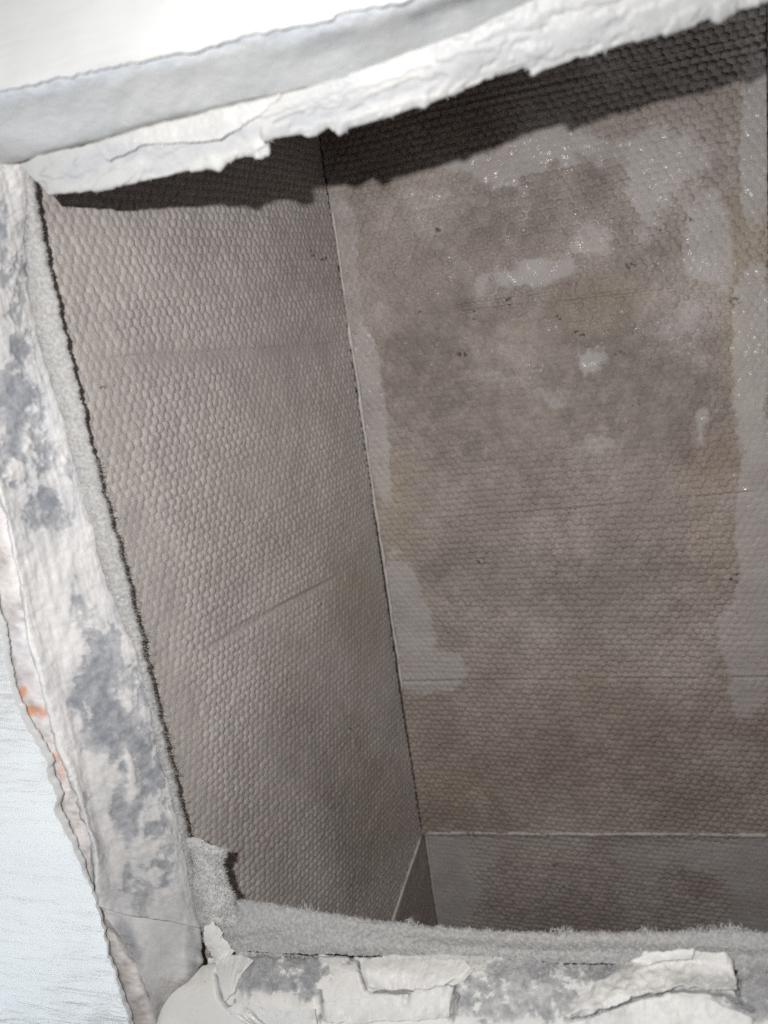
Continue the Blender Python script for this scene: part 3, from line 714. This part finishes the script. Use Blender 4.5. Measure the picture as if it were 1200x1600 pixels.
sflake("paint_flake", [[(878, 1584), (905, 1558), (942, 1534), (985, 1502), (1010, 1489), (1086, 1484), (1134, 1492), (1148, 1506)],
                       [(884, 1588), (912, 1574), (955, 1550), (1000, 1524), (1030, 1512), (1086, 1508), (1132, 1514), (1150, 1524)],
                       [(890, 1592), (918, 1587), (962, 1570), (1010, 1550), (1060, 1540), (1100, 1540), (1136, 1546), (1152, 1548)]], [.0010, .0022, .0030], 53, 6, 18, .0006, .0010, None, 220, 40)
sflake("paint_flake", [[(985, 1500), (1020, 1488), (1060, 1485), (1085, 1482)], [(990, 1506), (1022, 1496), (1060, 1492), (1084, 1490)], [(1000, 1511), (1026, 1503), (1060, 1499), (1080, 1498)]], [.0034, .0038, .0040], 63, 3, 16, .0005, .0003)
sflake("paint_flake", [[(902, 1600), (960, 1576), (1040, 1554), (1100, 1558), (1176, 1590)], [(910, 1625), (970, 1610), (1040, 1600), (1100, 1604), (1176, 1622)], [(920, 1660), (980, 1655), (1040, 1650), (1100, 1652), (1170, 1660)]], [.0007, .0006, .0006], 73, 4, 22, .0005, .0006)

# ------------------------------------------------------------------ head board
head = thing("head_board", "top board with a smooth grey underside and torn white paint along its edge", "head board", (-.03, .012, .03))
P, px = strip([([(a, b - 3) for a, b in HEAD_OUT], .0012, 4, 50), ([(a, b + 20) for a, b in HEAD_OUT], .0030, 0, 50),
               ([(-150, 240), (0, 200), (150, 168), (300, 134), (450, 98), (600, 54), (835, -35), (1300, -180)], [.0075, .0075], 0, 1),
               ([(a, b) for a, b in HEAD_SEAM], [.0135, .0135], 0, 1),
               ([(a, b + 1) for a, b in HEAD_SEAM], [.0165, .0165], 0, 1)], 700, 90)
u, v = px[..., 0], px[..., 1]; N = grid_normals(P)
dist = v - np.interp(u, [a for a, b in HEAD_OUT], [b for a, b in HEAD_OUT])
scuff = np.clip(sst(34, 6, dist + 8 * fbm(u, v, 40, 4, 3)) * (.75 + .5 * fbm(u, v, 20, 3, 5)) + .35 * sst(.0, .5, fbm(u, v, 120, 4, 8)) + .5 * sst(.25, .5, fbm(u, v * 2, 60, 4, 18)) * sst(500, 640, u), 0, 1)
P = P + N * (.0003 * fbm(u, v, 60, 5, 4, .5) + .0003 * fbm(u, v, 30, 4, 6) * sst(40, 5, dist))[..., None]
adopt(sheet("board", P, M_head, None, dict(scuff=scuff), .004, (0, .6, .6)), head)
# torn lip below the seam
LIPTOP = [(30, 256), (60, 243), (150, 222), (240, 197), (300, 184), (410, 157), (450, 147), (500, 132), (600, 100), (645, 82), (725, 57), (800, 22), (835, 2), (1000, -53), (1300, -148)]
mid = [(.5 * a + .5 * c, .5 * b + .5 * d) for (a, b), (c, d) in zip(resample(LIPTOP, 60), resample(HEAD_EDGE, 60))]
P, px = strip([(LIPTOP, [.0118, .0150], 3, 40), (mid, [.0125, .0166], 0, 1), (HEAD_EDGE, [.0135, .0205], 1.7, 22), ([(a + 2, b - 3) for a, b in HEAD_EDGE], [.0150, .0216], 0, 1), ([(a + 3, b - 16) for a, b in HEAD_EDGE], [.0185, .0240], 0, 1)], 1100, 60)
u, v = px[..., 0], px[..., 1]; N = grid_normals(P)
scuff = blobs(px, [(700, 120, 120, 14, -20, .5), (480, 190, 60, 12, -14, .5), (900, 60, 90, 14, -20, .5), (250, 262, 60, 10, -10, .4), (135, 262, 40, 16, -20, .7), (190, 232, 40, 18, -15, .95), (310, 228, 80, 14, -10, .65), (380, 205, 30, 16, 0, .75), (560, 160, 60, 14, -20, .35), (740, 75, 70, 10, -20, .4)], .6, 30, 6, .5)
tq = 2.6 * fbm(u + .35 * v, (v + .3 * u) * 1.7, 70, 4, 9, .5)
ter = (np.floor(tq) + sst(.0, .22, tq - np.floor(tq))) / 2.6
P = P + N * (.0008 * ter + .0003 * fbm(u, v, 60, 3, 19) + .00006 * fbm(u, v, 9, 3, 10))[..., None] * sst(0, 12, np.arange(u.shape[1]))[None, :, None]
scuff = np.maximum(scuff, .55 * sst(.05, -.35, ter))  # lower layers of the lip are coloured greyer
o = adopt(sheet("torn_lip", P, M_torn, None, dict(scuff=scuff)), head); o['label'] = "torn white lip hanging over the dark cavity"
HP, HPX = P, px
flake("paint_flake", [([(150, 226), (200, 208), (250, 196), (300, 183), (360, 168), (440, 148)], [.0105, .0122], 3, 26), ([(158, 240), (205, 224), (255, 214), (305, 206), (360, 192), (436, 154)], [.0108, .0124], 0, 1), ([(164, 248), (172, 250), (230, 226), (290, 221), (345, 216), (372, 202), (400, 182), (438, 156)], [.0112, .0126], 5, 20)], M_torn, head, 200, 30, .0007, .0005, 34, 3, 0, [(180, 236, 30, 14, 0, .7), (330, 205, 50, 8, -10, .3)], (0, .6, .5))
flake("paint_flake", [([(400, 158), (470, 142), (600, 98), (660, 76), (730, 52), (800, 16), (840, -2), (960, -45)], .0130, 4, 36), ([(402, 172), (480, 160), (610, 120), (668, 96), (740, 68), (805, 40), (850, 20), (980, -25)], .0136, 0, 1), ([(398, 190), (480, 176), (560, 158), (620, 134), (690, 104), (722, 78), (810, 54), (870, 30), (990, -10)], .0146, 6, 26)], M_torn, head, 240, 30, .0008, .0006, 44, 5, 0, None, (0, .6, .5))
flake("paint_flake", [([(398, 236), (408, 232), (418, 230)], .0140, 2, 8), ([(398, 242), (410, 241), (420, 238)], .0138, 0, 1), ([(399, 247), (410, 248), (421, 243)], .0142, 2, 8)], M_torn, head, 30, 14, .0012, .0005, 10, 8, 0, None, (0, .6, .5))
# crumbs stuck along the torn edge
b, d = pick(P, 60, r, 0, None, 26, 36)
adopt(fibres("fibre_fringe", b, d + r.normal(0, .7, b.shape) + np.array([0, 0, -.6]), r.uniform(.0002, .0008, len(b)), r.uniform(.00006, .00013, len(b)), M_torn, None, 19), head)

# loose crumbs and grit lying on the ledges
def crumbs(name, base, size, m, parent, seed):
    r = np.random.default_rng(seed); n = len(base); g = (1 + 5 ** .5) / 2
    I = np.array([(-1, g, 0), (1, g, 0), (-1, -g, 0), (1, -g, 0), (0, -1, g), (0, 1, g), (0, -1, -g), (0, 1, -g), (g, 0, -1), (g, 0, 1), (-g, 0, -1), (-g, 0, 1)]) / 1.9
    T = np.array([(0, 11, 5), (0, 5, 1), (0, 1, 7), (0, 7, 10), (0, 10, 11), (1, 5, 9), (5, 11, 4), (11, 10, 2), (10, 7, 6), (7, 1, 8), (3, 9, 4), (3, 4, 2), (3, 2, 6), (3, 6, 8), (3, 8, 9), (4, 9, 5), (2, 4, 11), (6, 2, 10), (8, 6, 7), (9, 8, 1)])
    V = I[None] * r.uniform(.55, 1.35, (n, 12, 1)) * size[:, None, None] * r.uniform(.5, 1.4, (n, 1, 3)) + base[:, None]
    Fc = (T[None] + np.arange(n)[:, None, None] * 12).reshape(-1, 3)
    o = mesh_obj(name, V.reshape(-1, 3), Fc, m, None, None, False); o["kind"] = "stuff"; return adopt(o, parent)
def scatter(PX_, PP, NN, L, n, seed):
    r = np.random.default_rng(seed); out = []
    w = blobs(PX_, L, .6, 40, seed, .6).ravel() + 1e-4
    k = r.choice(len(w), n, p=w / w.sum())
    return PP.reshape(-1, 3)[k] + NN.reshape(-1, 3)[k] * .0001
b = scatter(px3, P3, N3, [(700, 1488, 500, 10, 0, 1), (420, 1478, 90, 14, 0, 1), (1150, 1470, 60, 30, 0, 1)], 420, 3)
crumbs("grit", b, .00008 + .00030 * rng.random(len(b)) ** 3, M_torn, sill, 1)
b = scatter(SPX, SP, SN, [(830, 1530, 160, 50, 0, 1), (440, 1520, 90, 40, 0, .8), (730, 1570, 60, 30, 0, 1), (1170, 1540, 50, 50, 0, 1)], 360, 4)
crumbs("grit", b, .00008 + .00036 * rng.random(len(b)) ** 3, M_torn, sill, 2)
b = scatter(pxt, Pt, Nt, [(330, 1400, 60, 110, 0, 1)], 130, 5)
crumbs("grit", b, .00010 + .00040 * rng.random(len(b)) ** 3, M_torn, sill, 3)

n_tri = sum(len(o.data.polygons) * 2 for o in SC.objects if o.type == 'MESH')
print("triangles about", n_tri)
